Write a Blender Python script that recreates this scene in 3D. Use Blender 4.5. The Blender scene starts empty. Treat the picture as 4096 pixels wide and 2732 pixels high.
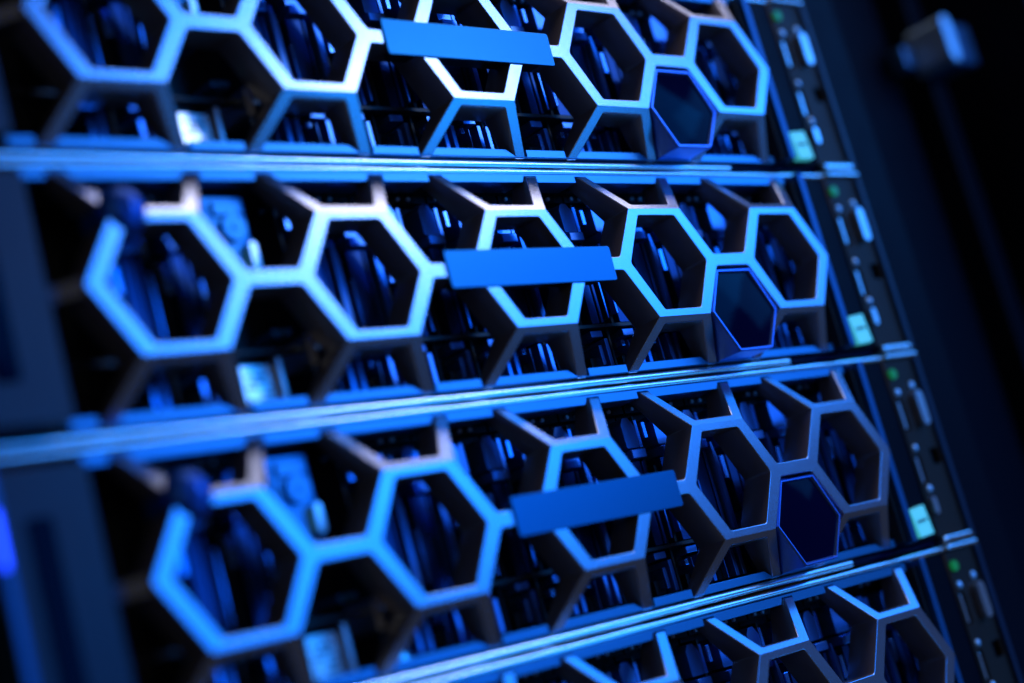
import bpy, bmesh, math, random
from mathutils import Matrix, Vector
random.seed(7)
SC = bpy.context.scene
COL = SC.collection
MM = 0.001

def V(x, y, z):
    """rack frame in millimetres (x right, y up, z towards the viewer) -> Blender metres"""
    return Vector((x * MM, -z * MM, y * MM))

# ------------------------------------------------------------------ camera
R = [[0.72243517, 0.05850806, -0.68895881],
     [-0.26152822, 0.94551043, -0.19394078],
     [0.64007064, 0.32029180, 0.69837149]]
cd = bpy.data.cameras.new("camera")
cam = bpy.data.objects.new("camera", cd)
COL.objects.link(cam)
T = Matrix(((1, 0, 0), (0, 0, -1), (0, 1, 0)))
M4 = (T @ Matrix(R)).to_4x4()
M4.translation = V(-429.49, -98.32, 414.91)
cam.matrix_world = M4
cd.sensor_width = 36.0
cd.lens = 59.28
cd.clip_start = 0.01
cd.clip_end = 50.0
cd.dof.use_dof = True
cd.dof.focus_distance = 0.655
cd.dof.aperture_fstop = 3.0
SC.camera = cam

# ------------------------------------------------------------------ world, lamps, exposure
w = bpy.data.worlds.new("World")
SC.world = w
w.use_nodes = True
bg = w.node_tree.nodes["Background"]
bg.inputs[0].default_value = (1.0, 0.80, 0.70, 1)
bg.inputs[1].default_value = 0.030

def area(name, pos, target, size, energy, color, size_y=None, spread=None):
    l = bpy.data.lights.new(name, 'AREA')
    l.energy = energy
    l.color = color
    l.size = size
    if size_y:
        l.shape = 'RECTANGLE'
        l.size_y = size_y
    if spread:
        l.spread = math.radians(spread)
    o = bpy.data.objects.new(name, l)
    COL.objects.link(o)
    o.location = V(*pos)
    d = V(*target) - V(*pos)
    o.rotation_euler = d.to_track_quat('-Z', 'Z').to_euler()
    return o

area("blue_key_lamp", (720, 420, 900), (-40, 60, 0), 0.72, 6.6, (0.0, 0.235, 1.0), 0.62)
area("white_key_lamp", (780, 530, 900), (-40, 60, 0), 0.20, 1.0, (0.92, 0.98, 1.0))
area("blue_side_lamp", (380, 60, 900), (-100, -40, 0), 0.36, 1.2, (0.0, 0.225, 1.0), 0.30)
area("blue_top_lamp", (860, 740, 340), (60, -100, 0), 0.40, 1.2, (0.0, 0.24, 1.0), 0.20)
area("blue_floor_lamp", (900, -560, 860), (0, 60, 0), 0.5, 2.0, (0.0, 0.30, 1.0), 0.35)
area("blue_latch_fill", (1090, 380, 460), (250, 80, 0), 0.34, 1.9, (0.02, 0.26, 1.0), 0.60)  # unseen fill added to brighten the latch, ports and right edges
area("ceiling_lamp", (330, 760, 70), (-60, 0, 0), 0.7, 1.4, (1.0, 0.82, 0.92), 0.12)
area("room_lamp", (-1120, 380, 1620), (60, 0, 0), 0.35, 1.0, (0.85, 0.93, 1.0))

SC.view_settings.view_transform = 'Standard'
SC.view_settings.look = 'None'
SC.view_settings.exposure = 0.0
SC.view_settings.gamma = 1.0
SC.render.engine = 'CYCLES'
SC.cycles.use_denoising = True
SC.cycles.max_bounces = 8

# ------------------------------------------------------------------ materials
def mat(name, color, rough=0.5, metal=0.0, grain=0.0, gscale=1800, spec=0.5, rvar=0.0, emit=None, estr=0.0, coat=0.0, dust=0.0):
    m = bpy.data.materials.new(name)
    m.use_nodes = True
    nt = m.node_tree
    b = nt.nodes["Principled BSDF"]
    b.inputs["Base Color"].default_value = (*color, 1)
    b.inputs["Roughness"].default_value = rough
    b.inputs["Metallic"].default_value = metal
    b.inputs["Specular IOR Level"].default_value = spec
    b.inputs["Coat Weight"].default_value = coat
    b.inputs["Coat Roughness"].default_value = 0.08
    if emit:
        b.inputs["Emission Color"].default_value = (*emit, 1)
        b.inputs["Emission Strength"].default_value = estr
    tc = nt.nodes.new("ShaderNodeTexCoord")
    if grain > 0:
        n = nt.nodes.new("ShaderNodeTexNoise")
        n.inputs["Scale"].default_value = gscale
        n.inputs["Detail"].default_value = 2
        nt.links.new(tc.outputs["Object"], n.inputs["Vector"])
        bp = nt.nodes.new("ShaderNodeBump")
        bp.inputs["Strength"].default_value = grain
        bp.inputs["Distance"].default_value = 0.0002
        nt.links.new(n.outputs["Fac"], bp.inputs["Height"])
        nt.links.new(bp.outputs["Normal"], b.inputs["Normal"])
    if rvar > 0:
        n2 = nt.nodes.new("ShaderNodeTexNoise")
        n2.inputs["Scale"].default_value = 60
        n2.inputs["Detail"].default_value = 5
        nt.links.new(tc.outputs["Object"], n2.inputs["Vector"])
        mr = nt.nodes.new("ShaderNodeMapRange")
        mr.inputs["To Min"].default_value = max(0.02, rough - rvar)
        mr.inputs["To Max"].default_value = rough + rvar
        nt.links.new(n2.outputs["Fac"], mr.inputs["Value"])
        nt.links.new(mr.outputs["Result"], b.inputs["Roughness"])
    if dust > 0:
        n3 = nt.nodes.new("ShaderNodeTexNoise")
        n3.inputs["Scale"].default_value = 900
        nt.links.new(tc.outputs["Object"], n3.inputs["Vector"])
        rp = nt.nodes.new("ShaderNodeMapRange")
        rp.inputs["From Min"].default_value = 0.72
        rp.inputs["From Max"].default_value = 0.78
        nt.links.new(n3.outputs["Fac"], rp.inputs["Value"])
        mx = nt.nodes.new("ShaderNodeMix")
        mx.data_type = 'RGBA'
        mx.inputs["A"].default_value = (*color, 1)
        mx.inputs["B"].default_value = (*[min(1, c + dust) for c in color], 1)
        nt.links.new(rp.outputs["Result"], mx.inputs["Factor"])
        nt.links.new(mx.outputs["Result"], b.inputs["Base Color"])
    return m

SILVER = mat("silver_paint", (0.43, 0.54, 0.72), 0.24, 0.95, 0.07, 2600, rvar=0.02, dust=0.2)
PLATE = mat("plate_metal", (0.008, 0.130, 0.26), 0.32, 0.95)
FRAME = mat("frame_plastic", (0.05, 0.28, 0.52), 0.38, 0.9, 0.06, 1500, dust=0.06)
RAIL = mat("rail_aluminium", (0.95, 0.97, 0.98), 0.25, 1.0)
BLACK = mat("black_plastic", (0.012, 0.012, 0.013), 0.45, 0.0, 0.3, 1500)
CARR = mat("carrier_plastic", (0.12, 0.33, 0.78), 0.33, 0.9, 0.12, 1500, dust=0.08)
GLOSSB = mat("gloss_black", (0.0005, 0.0025, 0.024), 0.07, 0.0, spec=0.04)
RIM = mat("blue_chrome", (0.14, 0.34, 1.0), 0.36, 1.0)
EAR = mat("ear_plastic", (0.008, 0.022, 0.06), 0.40, 0.0, 0.15, 1200, rvar=0.05, spec=0.35)
IOPLATE = mat("io_plate", (0.035, 0.024, 0.018), 0.50, 0.1, 0.15, 1200, rvar=0.08, spec=0.15)
STEEL = mat("bright_steel", (0.80, 0.86, 0.92), 0.30, 1.0)
DARKHOLE = mat("dark_hole", (0.004, 0.004, 0.004), 0.7)
PAPER = mat("label_paper", (0.45, 0.85, 0.86), 0.55, emit=(0.06, 0.75, 0.75), estr=0.45)  # emission adds a cyan glow, imitating fluorescence where little light reaches
STICKER = mat("foil_sticker", (0.95, 0.96, 0.98), 0.30, 1.0, rvar=0.08)
CARRD = mat("carrier_black", (0.010, 0.010, 0.011), 0.50, 0.0, 0.1, 1500, spec=0.25)
CARRH = mat("handle_grey", (0.020, 0.060, 0.18), 0.34, 0.85, 0.12, 1500, dust=0.08)
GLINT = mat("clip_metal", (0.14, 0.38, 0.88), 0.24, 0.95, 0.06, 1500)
SIDE_SHADE = mat("grille_side_shaded", (0.36, 0.32, 0.29), 0.38, 0.8, 0.1, 1800)
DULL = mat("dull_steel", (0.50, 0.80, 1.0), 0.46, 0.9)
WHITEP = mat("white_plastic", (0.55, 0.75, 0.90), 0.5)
LOCKM = mat("lock_metal", (0.015, 0.11, 0.45), 0.40, 0.75)
TRIM = mat("trim_plastic", (0.02, 0.12, 0.28), 0.42, 0.8, 0.05, 1200)
INK = mat("grey_ink", (0.10, 0.16, 0.16), 0.6)
GREEN = mat("green_button", (0.02, 0.20, 0.06), 0.35, emit=(0.01, 0.55, 0.12), estr=0.2)
BLUELED = mat("blue_led", (0.1, 0.1, 0.6), 0.3, emit=(0.010, 0.05, 1.0), estr=4.0)
RACKM = mat("rack_steel", (0.002, 0.004, 0.010), 0.50, 0.0, 0.1, 900, rvar=0.08, spec=0.05)

# ------------------------------------------------------------------ helpers
def link(name, me, m, parent=None):
    me.materials.append(m)
    o = bpy.data.objects.new(name, me)
    COL.objects.link(o)
    if parent:
        o.parent = parent
    return o

def tag(o, label, cat, group=None, kind=None):
    o["label"] = label
    o["category"] = cat
    if group:
        o["group"] = group
    if kind:
        o["kind"] = kind

def fillet(pts, r, n=3):
    """round the corners of a closed polygon; pts = (x, y[, radius])"""
    out = []
    N = len(pts)
    for i in range(N):
        p = Vector(pts[i][:2]); a = Vector(pts[i - 1][:2]); b = Vector(pts[(i + 1) % N][:2])
        rr = pts[i][2] if len(pts[i]) > 2 else r
        u = (a - p); v = (b - p)
        lu, lv = u.length, v.length
        u.normalize(); v.normalize()
        ang = math.acos(max(-1, min(1, u.dot(v))))
        if rr <= 0 or ang > math.pi - 0.05:
            out.append((p.x, p.y)); continue
        t = min(rr / math.tan(ang / 2), lu * 0.45, lv * 0.45)
        p0 = p + u * t; p1 = p + v * t
        for k in range(n + 1):
            s = k / n
            q = p0 * (1 - s) ** 2 + p * 2 * s * (1 - s) + p1 * s * s
            out.append((q.x, q.y))
    return out

def extrude_shape(loops, z0, z1, bevel=0.0, bres=1):
    """filled 2D loops (first outer, the rest holes) extruded between z0 < z1, in mm; returns a bmesh in mm"""
    cu = bpy.data.curves.new("c", 'CURVE')
    cu.dimensions = '2D'
    cu.fill_mode = 'BOTH'
    cu.extrude = (z1 - z0) / 2 - bevel
    cu.bevel_depth = bevel
    cu.bevel_resolution = bres
    if bevel:
        cu.offset = -bevel
    for lp in loops:
        s = cu.splines.new('POLY')
        s.points.add(len(lp) - 1)
        for k, (x, y) in enumerate(lp):
            s.points[k].co = (x, y, 0, 1)
        s.use_cyclic_u = True
    o = bpy.data.objects.new("c", cu)
    COL.objects.link(o)
    dg = bpy.context.evaluated_depsgraph_get()
    dg.update()
    me = bpy.data.meshes.new_from_object(o.evaluated_get(dg))
    bm = bmesh.new()
    bm.from_mesh(me)
    bpy.data.objects.remove(o)
    bpy.data.curves.remove(cu)
    bpy.data.meshes.remove(me)
    bmesh.ops.remove_doubles(bm, verts=bm.verts, dist=0.001)
    for v in bm.verts:
        v.co.z += (z0 + z1) / 2
    return bm

YO = 44.45          # a server's own origin sits at its bottom edge

def finish(bm, name, m, parent=None, yo=YO, smooth=False):
    """bmesh in mm rack axes -> Blender mesh object"""
    for v in bm.verts:
        v.co = V(v.co.x, v.co.y + yo, v.co.z)
    bmesh.ops.recalc_face_normals(bm, faces=bm.faces)
    me = bpy.data.meshes.new(name)
    bm.to_mesh(me)
    bm.free()
    if smooth:
        for p in me.polygons:
            p.use_smooth = True
        me.set_sharp_from_angle(angle=math.radians(40))
    return link(name, me, m, parent)

def add_box(bm, x0, x1, y0, y1, z0, z1, bev=0.0):
    r = bmesh.ops.create_cube(bm, size=1)
    vs = r["verts"]
    for v in vs:
        v.co = Vector(((x0 + x1) / 2 + v.co.x * (x1 - x0), (y0 + y1) / 2 + v.co.y * (y1 - y0), (z0 + z1) / 2 + v.co.z * (z1 - z0)))
    if bev:
        es = list({e for v in vs for e in v.link_edges})
        bmesh.ops.bevel(bm, geom=es, offset=bev, segments=2, affect='EDGES', profile=0.5)
    return vs

def add_prism(bm, prof, a, b, axis):
    """profile polygon swept along an axis: axis 'x' profile is (y, z); axis 'y' profile is (x, z); axis 'z' profile is (x, y)"""
    def P(p, t):
        return {'x': Vector((t, p[0], p[1])), 'y': Vector((p[0], t, p[1])), 'z': Vector((p[0], p[1], t))}[axis]
    A = [bm.verts.new(P(p, a)) for p in prof]
    B = [bm.verts.new(P(p, b)) for p in prof]
    n = len(prof)
    bm.faces.new(A); bm.faces.new(B[::-1])
    for i in range(n):
        bm.faces.new((A[i], B[i], B[(i + 1) % n], A[(i + 1) % n]))

def add_cyl(bm, x, y, z0, z1, r, n=24, r2=None):
    res = bmesh.ops.create_cone(bm, cap_ends=True, segments=n, radius1=r, radius2=r if r2 is None else r2, depth=z1 - z0)
    for v in res["verts"]:
        v.co += Vector((x, y, (z0 + z1) / 2))

def dome(bm, x, y, z, rx, ry, rz, n=20, m=6):
    """half ellipsoid bulging towards the viewer"""
    prev = None
    for j in range(m + 1):
        t = math.pi / 2 * j / m
        c, h = math.cos(t), math.sin(t)
        if j == m:
            tip = bm.verts.new(Vector((x, y, z + rz)))
            for k in range(n):
                bm.faces.new((prev[k], prev[(k + 1) % n], tip))
            break
        cur = [bm.verts.new(Vector((x + rx * c * math.cos(2 * math.pi * k / n), y + ry * c * math.sin(2 * math.pi * k / n), z + rz * h))) for k in range(n)]
        if prev:
            for k in range(n):
                bm.faces.new((prev[k], prev[(k + 1) % n], cur[(k + 1) % n], cur[k]))
        prev = cur

def circle(x, y, r, n=24, ry=None):
    ry = ry or r
    return [(x + r * math.cos(2 * math.pi * k / n), y + ry * math.sin(2 * math.pi * k / n)) for k in range(n)]

def pill(x0, x1, y0, y1, n=8):
    r = (x1 - x0) / 2
    cx = (x0 + x1) / 2
    out = [(cx + r * math.cos(math.pi * k / n), y1 - r + r * math.sin(math.pi * k / n)) for k in range(n + 1)]
    out += [(cx - r * math.cos(math.pi * k / n), y0 + r - r * math.sin(math.pi * k / n)) for k in range(n + 1)]
    return out

# ------------------------------------------------------------------ honeycomb bezel
PITCH = 76.1
HX = [(i - 2) * PITCH for i in range(5)]
FOLD = 22.4
LEGY = 40.1
SL = 0.634

def grille(parent):
    top = []
    dx = SL * (LEGY - FOLD)
    for i, x in enumerate(HX):
        if i == 0:
            top.append((x - 29.3, 0, 1.5))
        else:
            top.append((x - 28.0, 2.7, 2.0))
        top += [(x - 15.5, FOLD, 0.3), (x - 15.5 - dx, LEGY, 0.5), (x - 10.4 - dx + 0.3, LEGY, 0.5), (x - 11.2, 24.8, 1.3),
                (x + 11.2, 24.8, 1.3), (x + 10.4 + dx - 0.3, LEGY, 0.5), (x + 15.5 + dx, LEGY, 0.5), (x + 15.5, FOLD, 0.3)]
        if i == 4:
            top.append((x + 29.3, 0, 1.5))
        else:
            top.append((x + 28.0, 2.7, 2.0))
    bot = [(p[0], -p[1], p[2]) for p in top[1:-1]][::-1]
    outer = fillet(top + bot, 1.0)
    loops = [outer]
    for x in HX:
        loops.append(fillet([(x - 10.7, 19.5), (x + 10.7, 19.5), (x + 22.5, 0), (x + 10.7, -19.5), (x - 10.7, -19.5), (x - 22.5, 0)], 1.5))
    bm = extrude_shape(loops, -14.0, 0.0, 0.35, 1)
    for yy in (FOLD, -FOLD, 31, -31):
        bmesh.ops.bisect_plane(bm, geom=bm.verts[:] + bm.edges[:] + bm.faces[:], dist=1e-5, plane_co=(0, yy, 0), plane_no=(0, 1, 0))
    for v in bm.verts:
        e = max(0.0, abs(v.co.y) - FOLD)
        if v.co.z > -7:
            v.co.z -= e * (0.62 if v.co.y > 0 else 0.765)
        else:
            v.co.z -= e * 0.28
    bm.normal_update()
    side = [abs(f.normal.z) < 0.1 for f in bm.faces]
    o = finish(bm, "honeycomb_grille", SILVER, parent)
    o.data.materials.append(SIDE_SHADE)          # same paint made darker and browner: shade of the inner walls put into colour
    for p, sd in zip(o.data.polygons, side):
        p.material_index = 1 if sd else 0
    return o

def notched_strip(name, parent, yedge, ybase, ynotch, z0, z1, x0, x1, m, chamfer):
    """long strip whose inner edge (yedge) is cut by a notch at every leg of the honeycomb"""
    sgn = 1 if ybase > yedge else -1
    pts = [(x0, ybase, 0), (x0, yedge, 0.5)]
    for x in HX:
        for s in (-1, 1):
            a, b = x + (21.0 if s > 0 else -27.3), x + (27.3 if s > 0 else -21.0)
            ca = chamfer if s > 0 else 0.0
            if s > 0:
                pts += [(a - ca - 1.2, yedge, 0.6), (a, ynotch, 0.2), (b, ynotch, 0.2), (b, yedge, 0.4)]
            else:
                pts += [(a, yedge, 0.4), (a, ynotch, 0.2), (b, ynotch, 0.2), (b + 1.2, yedge, 0.6)]
    pts += [(x1, yedge, 0.5), (x1, ybase, 0)]
    if sgn > 0:
        pts = pts[::-1]
    bm = extrude_shape([fillet(pts, 0.3, 2)], z0, z1, 0.25, 1)
    return finish(bm, name, m, parent)

def rail(name, parent, y0, y1, zf, depth, x0, x1, m):
    """bar with a gently convex front and rounded edges"""
    h = (y1 - y0) / 2
    cy = (y0 + y1) / 2
    rad = h / math.sin(math.radians(46))
    arc = [math.radians(-46 + 92 * k / 14) for k in range(15)]
    prof = [(cy + rad * math.sin(t), zf - rad + rad * math.cos(t)) for t in arc]
    prof += [(y1, zf - depth), (y0, zf - depth)]
    bm = bmesh.new()
    add_prism(bm, prof, x0, x1, 'x')
    return finish(bm, name, m, parent, smooth=True)

# ------------------------------------------------------------------ one drive carrier (x centred on 0)
CP = 18.2
def make_carrier(parent, cx, full=True):
    bm = bmesh.new()
    # body and side cheeks
    add_box(bm, cx - 8.6, cx + 8.6, -36.5, 36.0, -44, -33)
    add_box(bm, cx - 8.7, cx - 7.6, -36.0, 34.0, -33, -25)
    # thin fins of the lower vent
    fins = []
    for k, (a, b, t, zf) in enumerate(((2.0, 3.9, -23.6, -20.5), (6.4, 8.3, -23.8, -20.5), (-1.4, -1.0, -24.5, -22.0))[:3 if full else 1]):
        fins.append((cx + a, cx + b, -35.5, t, -33, zf, 0.15))
    add_box(bm, cx - 4.6, cx + 1.2, -35.5, -30.0, -33, -24.5, 0.2)
    add_box(bm, cx - 8.6, cx + 8.6, 36.0, 39.0, -44, -27.5)
    body = finish(bm, "drive_carrier", CARRD, parent)
    # handle panel, rib beside it, edge strip and a slanted slat with a cut corner
    def part(name, fn, m=CARR):
        bm = bmesh.new()
        fn(bm)
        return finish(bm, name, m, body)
    part("handle", lambda bm: add_prism(bm, fillet([(cx - (4.4 if full else 2.2), -17.4), (cx + 2.0, -17.4), (cx + 2.0, 15.6), (cx - (4.4 if full else 2.2), 15.6)], 0.4, 2), -33, -20.4, 'z'), CARRH)
    part("rib", lambda bm: add_box(bm, cx + 2.7, cx + 4.2, -17.4, 15.2, -33, -20.0, 0.2), CARRH)
    part("rib", lambda bm: add_box(bm, cx - 7.0, cx - 5.3, -17.4, 13.5, -33, -22.5, 0.2), CARRD)
    for fb in fins:
        part("rib", lambda bm: add_box(bm, *fb))
    def slat(bm):
        s0 = [(cx + 5.4, -17.4), (cx + 8.0, -17.4), (cx + 8.0, 12.0), (cx + 6.6, 18.2), (cx + 5.4, 18.2)]
        A = [bm.verts.new(Vector((x, y, -17.6 - (x - cx - 5.4) * 0.12))) for x, y in s0]
        B = [bm.verts.new(Vector((x, y, -33))) for x, y in s0]
        bm.faces.new(A); bm.faces.new(B[::-1])
        for i in range(5):
            bm.faces.new((A[i], B[i], B[(i + 1) % 5], A[(i + 1) % 5]))
    if full:
        part("slat", slat)
        part("clip", lambda bm: add_box(bm, cx - 5.9, cx - 4.9, -14.0, 4.5, -33, -19.4, 0.25), GLINT)
        part("clip", lambda bm: add_box(bm, cx - 7.2, cx - 5.0, 24.5, 31.0, -33, -22.5, 0.3), GLINT)
        part("clip", lambda bm: add_box(bm, cx - 6.6, cx - 4.4, -27.0, -24.6, -33, -21.0, 0.3), GLINT)
    else:
        part("clip", lambda bm: add_box(bm, cx - 6.2, cx - 3.6, 3.0, 12.6, -33, -20.2, 0.3), GLINT)
        part("clip", lambda bm: add_box(bm, cx + 6.0, cx + 6.9, -16.0, 9.0, -33, -19.0, 0.2), GLINT)
        part("clip", lambda bm: add_box(bm, cx - 1.6, cx + 0.2, -34.0, -26.0, -33, -21.0, 0.2), GLINT)
    part("latch", lambda bm: add_box(bm, cx - 3.6, cx + 4.2, 16.2, 19.8, -33, -17.6, 0.35))
    part("shield", lambda bm: add_prism(bm, fillet([(cx - 2.0, 21.0), (cx + 5.0, 21.0), (cx + 5.0, 29.5), (cx + 2.6, 33.0), (cx - 0.4, 33.0), (cx - 2.0, 30.5)], 0.7, 2), -33, -21.0, 'z'))
    part("rib", lambda bm: add_box(bm, cx + 6.4, cx + 8.2, 21.0, 32.0, -33, -22.0, 0.2))
    part("catch", lambda bm: add_box(bm, cx - 3.3, cx + 3.1, -22.6, -19.9, -33, -21.6, 0.25))
    for dx in (-5.0, 0.0):
        part("status_light", lambda bm: add_cyl(bm, cx + dx, 37.4, -27.6, -26.6, 0.8, 12), WHITEP)
    return body

def make_front_module(parent):
    """plate with a round knob, a bright clip and printed stickers between the first two cells"""
    bm = bmesh.new()
    add_box(bm, -122, -105.5, 2.0, 35.0, -40, -19.0, 0.4)
    add_box(bm, -119, -107, 28.0, 33.0, -19.0, -17.6, 0.5)
    add_box(bm, -120.5, -119, 4, 27, -19.0, -18.2, 0.2)
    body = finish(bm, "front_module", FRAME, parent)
    bm = bmesh.new()
    add_cyl(bm, -112.5, 23.5, -19.2, -16.5, 4.6, 28)
    add_cyl(bm, -112.5, 23.5, -16.5, -15.9, 1.1, 12)
    finish(bm, "knob", FRAME, body, smooth=True)
    bm = bmesh.new()
    add_prism(bm, pill(-109.4, -106.6, 8.0, 18.0), -19.2, -15.5, 'z')
    finish(bm, "clip", STEEL, body)
    bm = bmesh.new()
    add_prism(bm, fillet([(-120.5, -38), (-108.0, -38), (-108.0, -22.5), (-120.5, -22.5)], 1.2), -24, -22.2, 'z')
    for v in bm.verts:
        v.co.z -= (v.co.x + 114) * 0.078
    st = finish(bm, "sticker", STICKER, body)
    bm = bmesh.new()
    rr = random.Random(3)
    for r_ in range(6):
        x = -119.4
        while x < -109.5:
            ww = rr.uniform(0.5, 1.6)
            if rr.random() < 0.6:
                add_box(bm, x, min(x + ww, -109), -36.6 + r_ * 2.0, -36.6 + r_ * 2.0 + 1.1, -22.3, -22.15)
            x += ww + 0.4
    for v in bm.verts:
        v.co.z -= (v.co.x + 114) * 0.078
    ob = finish(bm, "print_marks", INK, body)
    ob["kind"] = "stuff"
    bm = bmesh.new()
    add_box(bm, -106.6, -104.4, -36.5, -20.5, -34, -20.5, 0.3)
    finish(bm, "guide_rail", STEEL, body)
    bm = bmesh.new()
    add_prism(bm, pill(-97.0, -93.8, -26.0, -15.0), -30, -15.0, 'z')
    finish(bm, "release_tab", STEEL, body)
    bm = bmesh.new()
    add_box(bm, -107, -99.5, -14.0, -12.0, -30, -18.0, 0.3)
    finish(bm, "guide_bar", FRAME, body)
    bm = bmesh.new()
    dome(bm, -83.0, -36.5, -24, 4.4, 4.4, 1.6)
    finish(bm, "round_sticker", STICKER, body, smooth=True)
    return body

def copy_tree(o, parent=None):
    c = o.copy()
    COL.objects.link(c)
    if parent:
        c.parent = parent
    for ch in list(o.children):
        copy_tree(ch, c)
    return c

# ------------------------------------------------------------------ the server
def make_server():
    root = bpy.data.objects.new("rack_server", None)
    COL.objects.link(root)
    g = grille(root)
    # connector that folds back to the left end of the bezel
    bm = bmesh.new()
    add_prism(bm, [(-181.0, -1.5), (-180.2, -14.0), (-191, -22), (-192, -14)], -2.6, 2.6, 'y')
    finish(bm, "end_connector", SILVER, g)
    notched_strip("top_lip", root, 37.9, 41.5, 40.5, -22.0, -11.6, -188.5, 183.0, FRAME, 0.0)
    notched_strip("bottom_ledge", root, -36.6, -39.9, -39.4, -19.5, -12.9, -188.5, 183.0, FRAME, 3.0)
    rail("top_rail", root, 41.9, 44.1, -12.2, 14, -221, 240.0, RAIL)
    rail("bottom_rail", root, -43.5, -40.7, -13.8, 14, -221, 151.0, RAIL)
    rail("release_bar", root, -43.3, -40.9, -14.6, 12, 151.3, 215.0, GLOSSB)
    # name plate and the block that carries it
    bm = extrude_shape([fillet([(-41.6, -6.9), (42.3, -6.9), (42.7, 6.9), (-41.5, 6.9)], 1.1)], -0.2, 0.8, 0.15, 2)
    p = finish(bm, "name_plate", PLATE, g)
    bm = bmesh.new()
    add_box(bm, -36, 38, -5.4, 5.4, -9, -0.3, 0.6)
    finish(bm, "plate_mount", BLACK, g)
    # hexagonal badge
    cx, cy = 114.0, -21.6
    hexo = [(103.3, -4.0), (124.8, -4.0), (134.6, -22.6), (124.4, -39.0), (103.4, -39.2), (93.2, -21.7)]
    def ins(k):
        return [(cx + (x - cx) * k, cy + (y - cy) * k) for x, y in hexo]
    bm = bmesh.new()
    rings = [(hexo, -24.0), (hexo, -1.0), (ins(0.975), -0.3), (ins(0.945), -0.3), (ins(0.915), -1.6)]
    prev = None
    for lp, z in rings:
        cur = [bm.verts.new(Vector((x, y, z))) for x, y in lp]
        if prev:
            for k in range(6):
                bm.faces.new((prev[k], cur[k], cur[(k + 1) % 6], prev[(k + 1) % 6]))
        prev = cur
    badge = finish(bm, "badge", RIM, g)
    bm = bmesh.new()
    lp = [Vector((x, y)) for x, y in ins(0.925)]
    def span(y):
        xs = []
        for k in range(6):
            a, b = lp[k], lp[(k + 1) % 6]
            if min(a.y, b.y) <= y <= max(a.y, b.y) and abs(a.y - b.y) > 0.3:
                xs.append(a.x + (b.x - a.x) * (y - a.y) / (b.y - a.y))
        return min(xs), max(xs)
    y0, y1 = lp[4].y + 0.25, lp[0].y - 0.02
    rows = []
    for k in range(25):
        y = y0 + (y1 - y0) * k / 24
        a, b = span(y)
        t = (y - (y0 + y1) / 2) / ((y1 - y0) / 2)
        rows.append([bm.verts.new(Vector((a + (b - a) * q / 8, y, -1.62 + 1.1 * (1 - t * t) * (1 - (q / 4 - 1) ** 2 * 0.6)))) for q in range(9)])
    for k in range(24):
        for q in range(8):
            bm.faces.new((rows[k][q], rows[k][q + 1], rows[k + 1][q + 1], rows[k + 1][q]))
    finish(bm, "badge_face", GLOSSB, badge, smooth=True)
    # lock
    bm = bmesh.new()
    prof = [(0.01, 3.2), (3.0, 2.8), (5.4, 1.7), (7.0, 0.2), (7.8, -1.6), (8.0, -4), (8.0, -14)]
    n = 40
    prev = None
    for r_, z in prof:
        cur = [bm.verts.new(Vector((-162.4 + r_ * math.cos(2 * math.pi * k / n), 23.4 + r_ * math.sin(2 * math.pi * k / n), z))) for k in range(n)]
        if prev:
            for k in range(n):
                bm.faces.new((prev[k], cur[k], cur[(k + 1) % n], prev[(k + 1) % n]))
        prev = cur
    lk = finish(bm, "lock", LOCKM, g, smooth=True)
    bm = bmesh.new()
    add_box(bm, -162.9, -161.9, 21.2, 25.6, 1.0, 3.3)
    finish(bm, "key_slot", DARKHOLE, lk)
    # chassis tray behind everything
    bm = bmesh.new()
    add_box(bm, -222, 240, -43.6, 43.8, -120, -45)
    add_box(bm, -190, 185, 39.2, 43.7, -45, -23)
    add_box(bm, -190, 185, -43.4, -39.2, -45, -28)
    add_box(bm, -191, -189, -39, 39, -45, -20)
    add_box(bm, 184.0, 186.0, -39, 39, -45, -9)
    finish(bm, "chassis", BLACK, root)
    bm = bmesh.new()
    add_box(bm, -188, 183, -19.2, -17.9, -24, -19.6)
    finish(bm, "cross_bar", BLACK, root)
    # drive carriers
    first = {}
    for k in range(-11, 8):
        x = 47.0 + CP * k
        if -126 < x < -98 or x < -178:
            continue
        kind = k in (-9, -7, -6, -3, -2, 1, 2, 4, 6)
        if kind not in first:
            c = first[kind] = make_carrier(root, 0.0, kind)
        else:
            c = copy_tree(first[kind], root)
        c.location = V(x, 0, 0)
    make_front_module(root)
    # left ear
    bm = extrude_shape([fillet([(-218, -38.5), (-190, -38.5), (-190, 38.5), (-218, 38.5)], 1.0)], -40, -6.0, 0.5, 1)
    ear = finish(bm, "left_ear", EAR, root)
    bm = extrude_shape([fillet([(-212, -26), (-204, -26), (-204, 24), (-212, 24)], 1.5)], -6.2, -5.4, 0.2, 1)
    finish(bm, "inlay", GLOSSB, ear)
    bm = bmesh.new()
    add_box(bm, -222.0, -218.2, -43.3, 41.6, -40, -5.0, 0.6)
    finish(bm, "edge_trim", TRIM, ear)
    bm = bmesh.new()
    add_prism(bm, pill(-221.6, -220.0, 11.0, 27.5), -14, -4.0, 'z')
    finish(bm, "status_lamp", BLUELED, ear)
    # right ear
    bm = bmesh.new()
    add_box(bm, 190.6, 216.0, -40.4, 41.5, -40, -12.6)
    ear = finish(bm, "right_ear", RACKM, root)
    bm = bmesh.new()
    add_box(bm, 186.4, 190.2, -40.0, 41.6, -40, -6.0, 0.5)
    finish(bm, "edge_trim", TRIM, ear)
    outer = [(213.6, -40.4), (236.2, -40.4), (236.2, 41.4), (213.6, 41.4)]
    holes = [pill(215.2, 219.4, 8.0, 23.5), pill(215.2, 219.4, -17.0, -2.5), [(x, y) for x, y in fillet([(227.5, -8.5), (235.0, -8.5), (235.0, -1.0), (227.5, -1.0)], 0.8)]]
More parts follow.
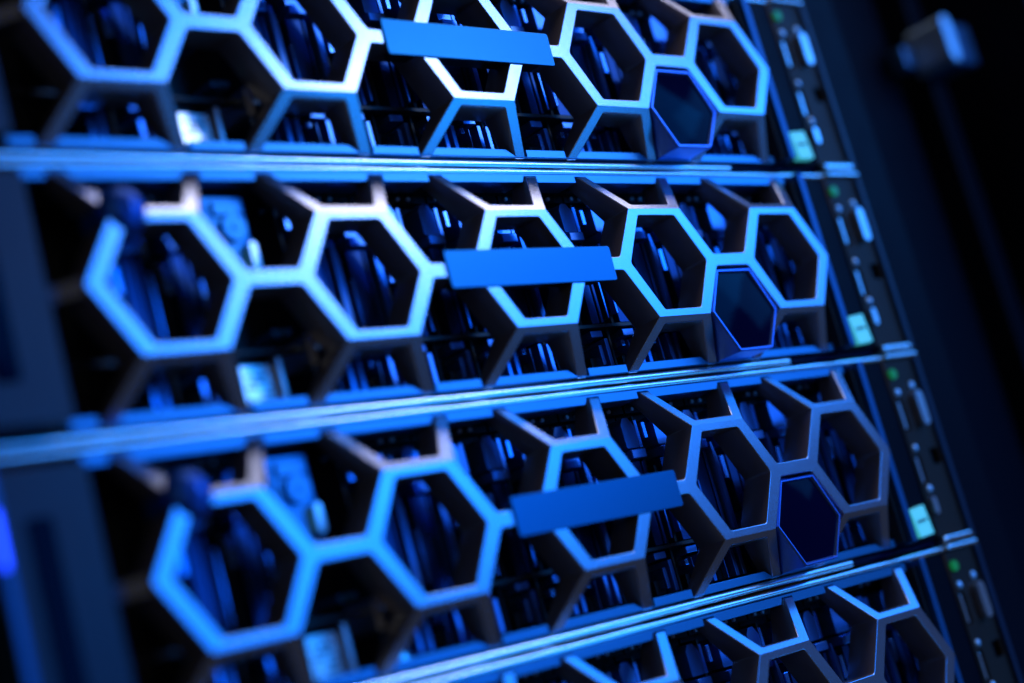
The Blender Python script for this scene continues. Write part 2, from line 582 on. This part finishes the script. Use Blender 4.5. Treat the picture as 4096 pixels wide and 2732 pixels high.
    bm = extrude_shape([outer] + holes, -15.0, -11.6, 0.0)
    io = finish(bm, "port_panel", IOPLATE, ear)
    bm = bmesh.new()
    add_box(bm, 214, 236.0, -40, 41, -24, -15.2)
    finish(bm, "port_recess", DARKHOLE, ear)
    for (y0, y1) in ((9.5, 22.0), (-15.5, -4.0)):
        bm = bmesh.new()
        add_box(bm, 215.7, 217.6, y0, y1, -15.2, -12.2, 0.2)
        finish(bm, "data_port", STEEL, ear)
    bm = bmesh.new()
    add_prism(bm, pill(225.8, 230.8, 9.4, 25.6), -12, -8.0, 'z')
    finish(bm, "video_port", STEEL, ear)
    bm = bmesh.new()
    for k in range(15):
        add_cyl(bm, 226.9 + (k % 3) * 1.35, 12.4 + (k // 3) * 2.5 + (k % 3 == 1) * 1.2, -8.1, -7.9, 0.30, 8)
    o = finish(bm, "pin_holes", DARKHOLE, ear)
    bm = bmesh.new()
    add_cyl(bm, 217.4, 34.8, -12, -10.2, 2.3, 28)
    finish(bm, "power_button", GREEN, ear)
    for (x, y, r_) in ((230.3, 28.7, 1.9), (217.6, 26.2, 1.9), (217.4, 0.2, 1.7), (218.6, -18.8, 1.8)):
        bm = bmesh.new()
        dome(bm, x, y, -12, r_, r_, 1.5)
        finish(bm, "screw", DULL, ear, smooth=True)
    bm = bmesh.new()
    add_prism(bm, pill(215.6, 218.8, -30.5, -22.5), -12, -10.0, 'z')
    finish(bm, "service_port", STEEL, ear)
    bm = bmesh.new()
    add_box(bm, 236.4, 239.6, -43.2, 41.6, -40, -9.5, 0.6)
    finish(bm, "outer_flange", EAR, ear)
    for y0, y1 in ((41.95, 44.0), (-43.4, -40.8)):
        bm = bmesh.new()
        add_box(bm, 215.6, 239.8, y0, y1, -22, -9.6, 0.7)
        finish(bm, "end_cap", RAIL, ear)
    # pull-out service tag
    bm = bmesh.new()
    q = [(194.3, -26.4, -8.6), (206.6, -25.2, -9.4), (208.2, -38.2, -9.4), (196.6, -38.9, -8.6)]
    A = [bm.verts.new(Vector(p)) for p in q]
    B = [bm.verts.new(Vector((p[0], p[1], p[2] - 3.4))) for p in q]
    bm.faces.new(A); bm.faces.new(B[::-1])
    for i in range(4):
        bm.faces.new((A[i], B[i], B[(i + 1) % 4], A[(i + 1) % 4]))
    tg = finish(bm, "service_tag", PAPER, ear)
    bm = bmesh.new()
    for k in range(7):
        x = 197.4 + k * 1.2
        add_box(bm, x, x + 0.8, -32.8 + k * 0.1, -31.6 + k * 0.1, -8.9 - k * 0.08, -8.55 - k * 0.08)
    finish(bm, "print_marks", INK, ear)
    return root

LABELS = ["topmost server, its silver honeycomb grille cut off by the top of the photo",
          "server second from the top, with the palest honeycomb bars and a bright blue name plate",
          "server third from the top, with a dim dark blue name plate",
          "lowest server, only the upper part of its honeycomb grille showing"]
server = make_server()
for i, lb in enumerate(LABELS):
    s = server if i == 0 else copy_tree(server)
    s.location = V(0, (1.5 - i) * 88.9 - YO, 0)
    tag(s, lb, "server", "servers stacked in the rack")

# ------------------------------------------------------------------ rack cabinet
rk = bpy.data.objects.new("rack_cabinet", None)
COL.objects.link(rk)
rk.location = V(0, -420, 0)
tag(rk, "dark steel rack cabinet with a latch on its post right of the servers", "rack")
H0, H1 = 0, 760
def rack_part(name, build, m=RACKM, parent=rk):
    bm = bmesh.new()
    build(bm)
    return finish(bm, name, m, parent, yo=0)
rack_part("mounting_post", lambda bm: (add_box(bm, -262, -228, H0, H1, -70, -18, 1.0),))
rack_part("mounting_post", lambda bm: (add_box(bm, 244, 284, H0, H1, -70, -22, 1.0),))
rack_part("side_panel", lambda bm: (add_box(bm, 284, 392, H0, H1, -130, -62, 1.0),))
rack_part("side_panel", lambda bm: (add_box(bm, -420, -262, H0, H1, -130, -62, 1.0),))
rack_part("corner_post", lambda bm: (add_box(bm, 396, 412, H0, H1, -130, -46, 2.0),))
rack_part("door_edge", lambda bm: (add_box(bm, 436, 470, H0, H1, -90, 4, 2.0),))
LATCHM = mat("latch_metal", (0.05, 0.16, 0.32), 0.42, 0.8)
lt = rack_part("latch", lambda bm: (add_box(bm, 399, 424, 584, 609, -52, -29, 2.0),), LATCHM)
rack_part("latch_bar", lambda bm: (add_prism(bm, pill(391.5, 400, 584, 611), -50, -26, 'z'),), DULL, lt)
rack_part("latch_arm", lambda bm: (add_box(bm, 378, 391, 588, 601, -56, -46, 1.5),), LATCHM, lt)
rack_part("screw", lambda bm: (dome(bm, 383, 594.5, -50, 4.2, 4.2, 4.0),), DULL, lt)
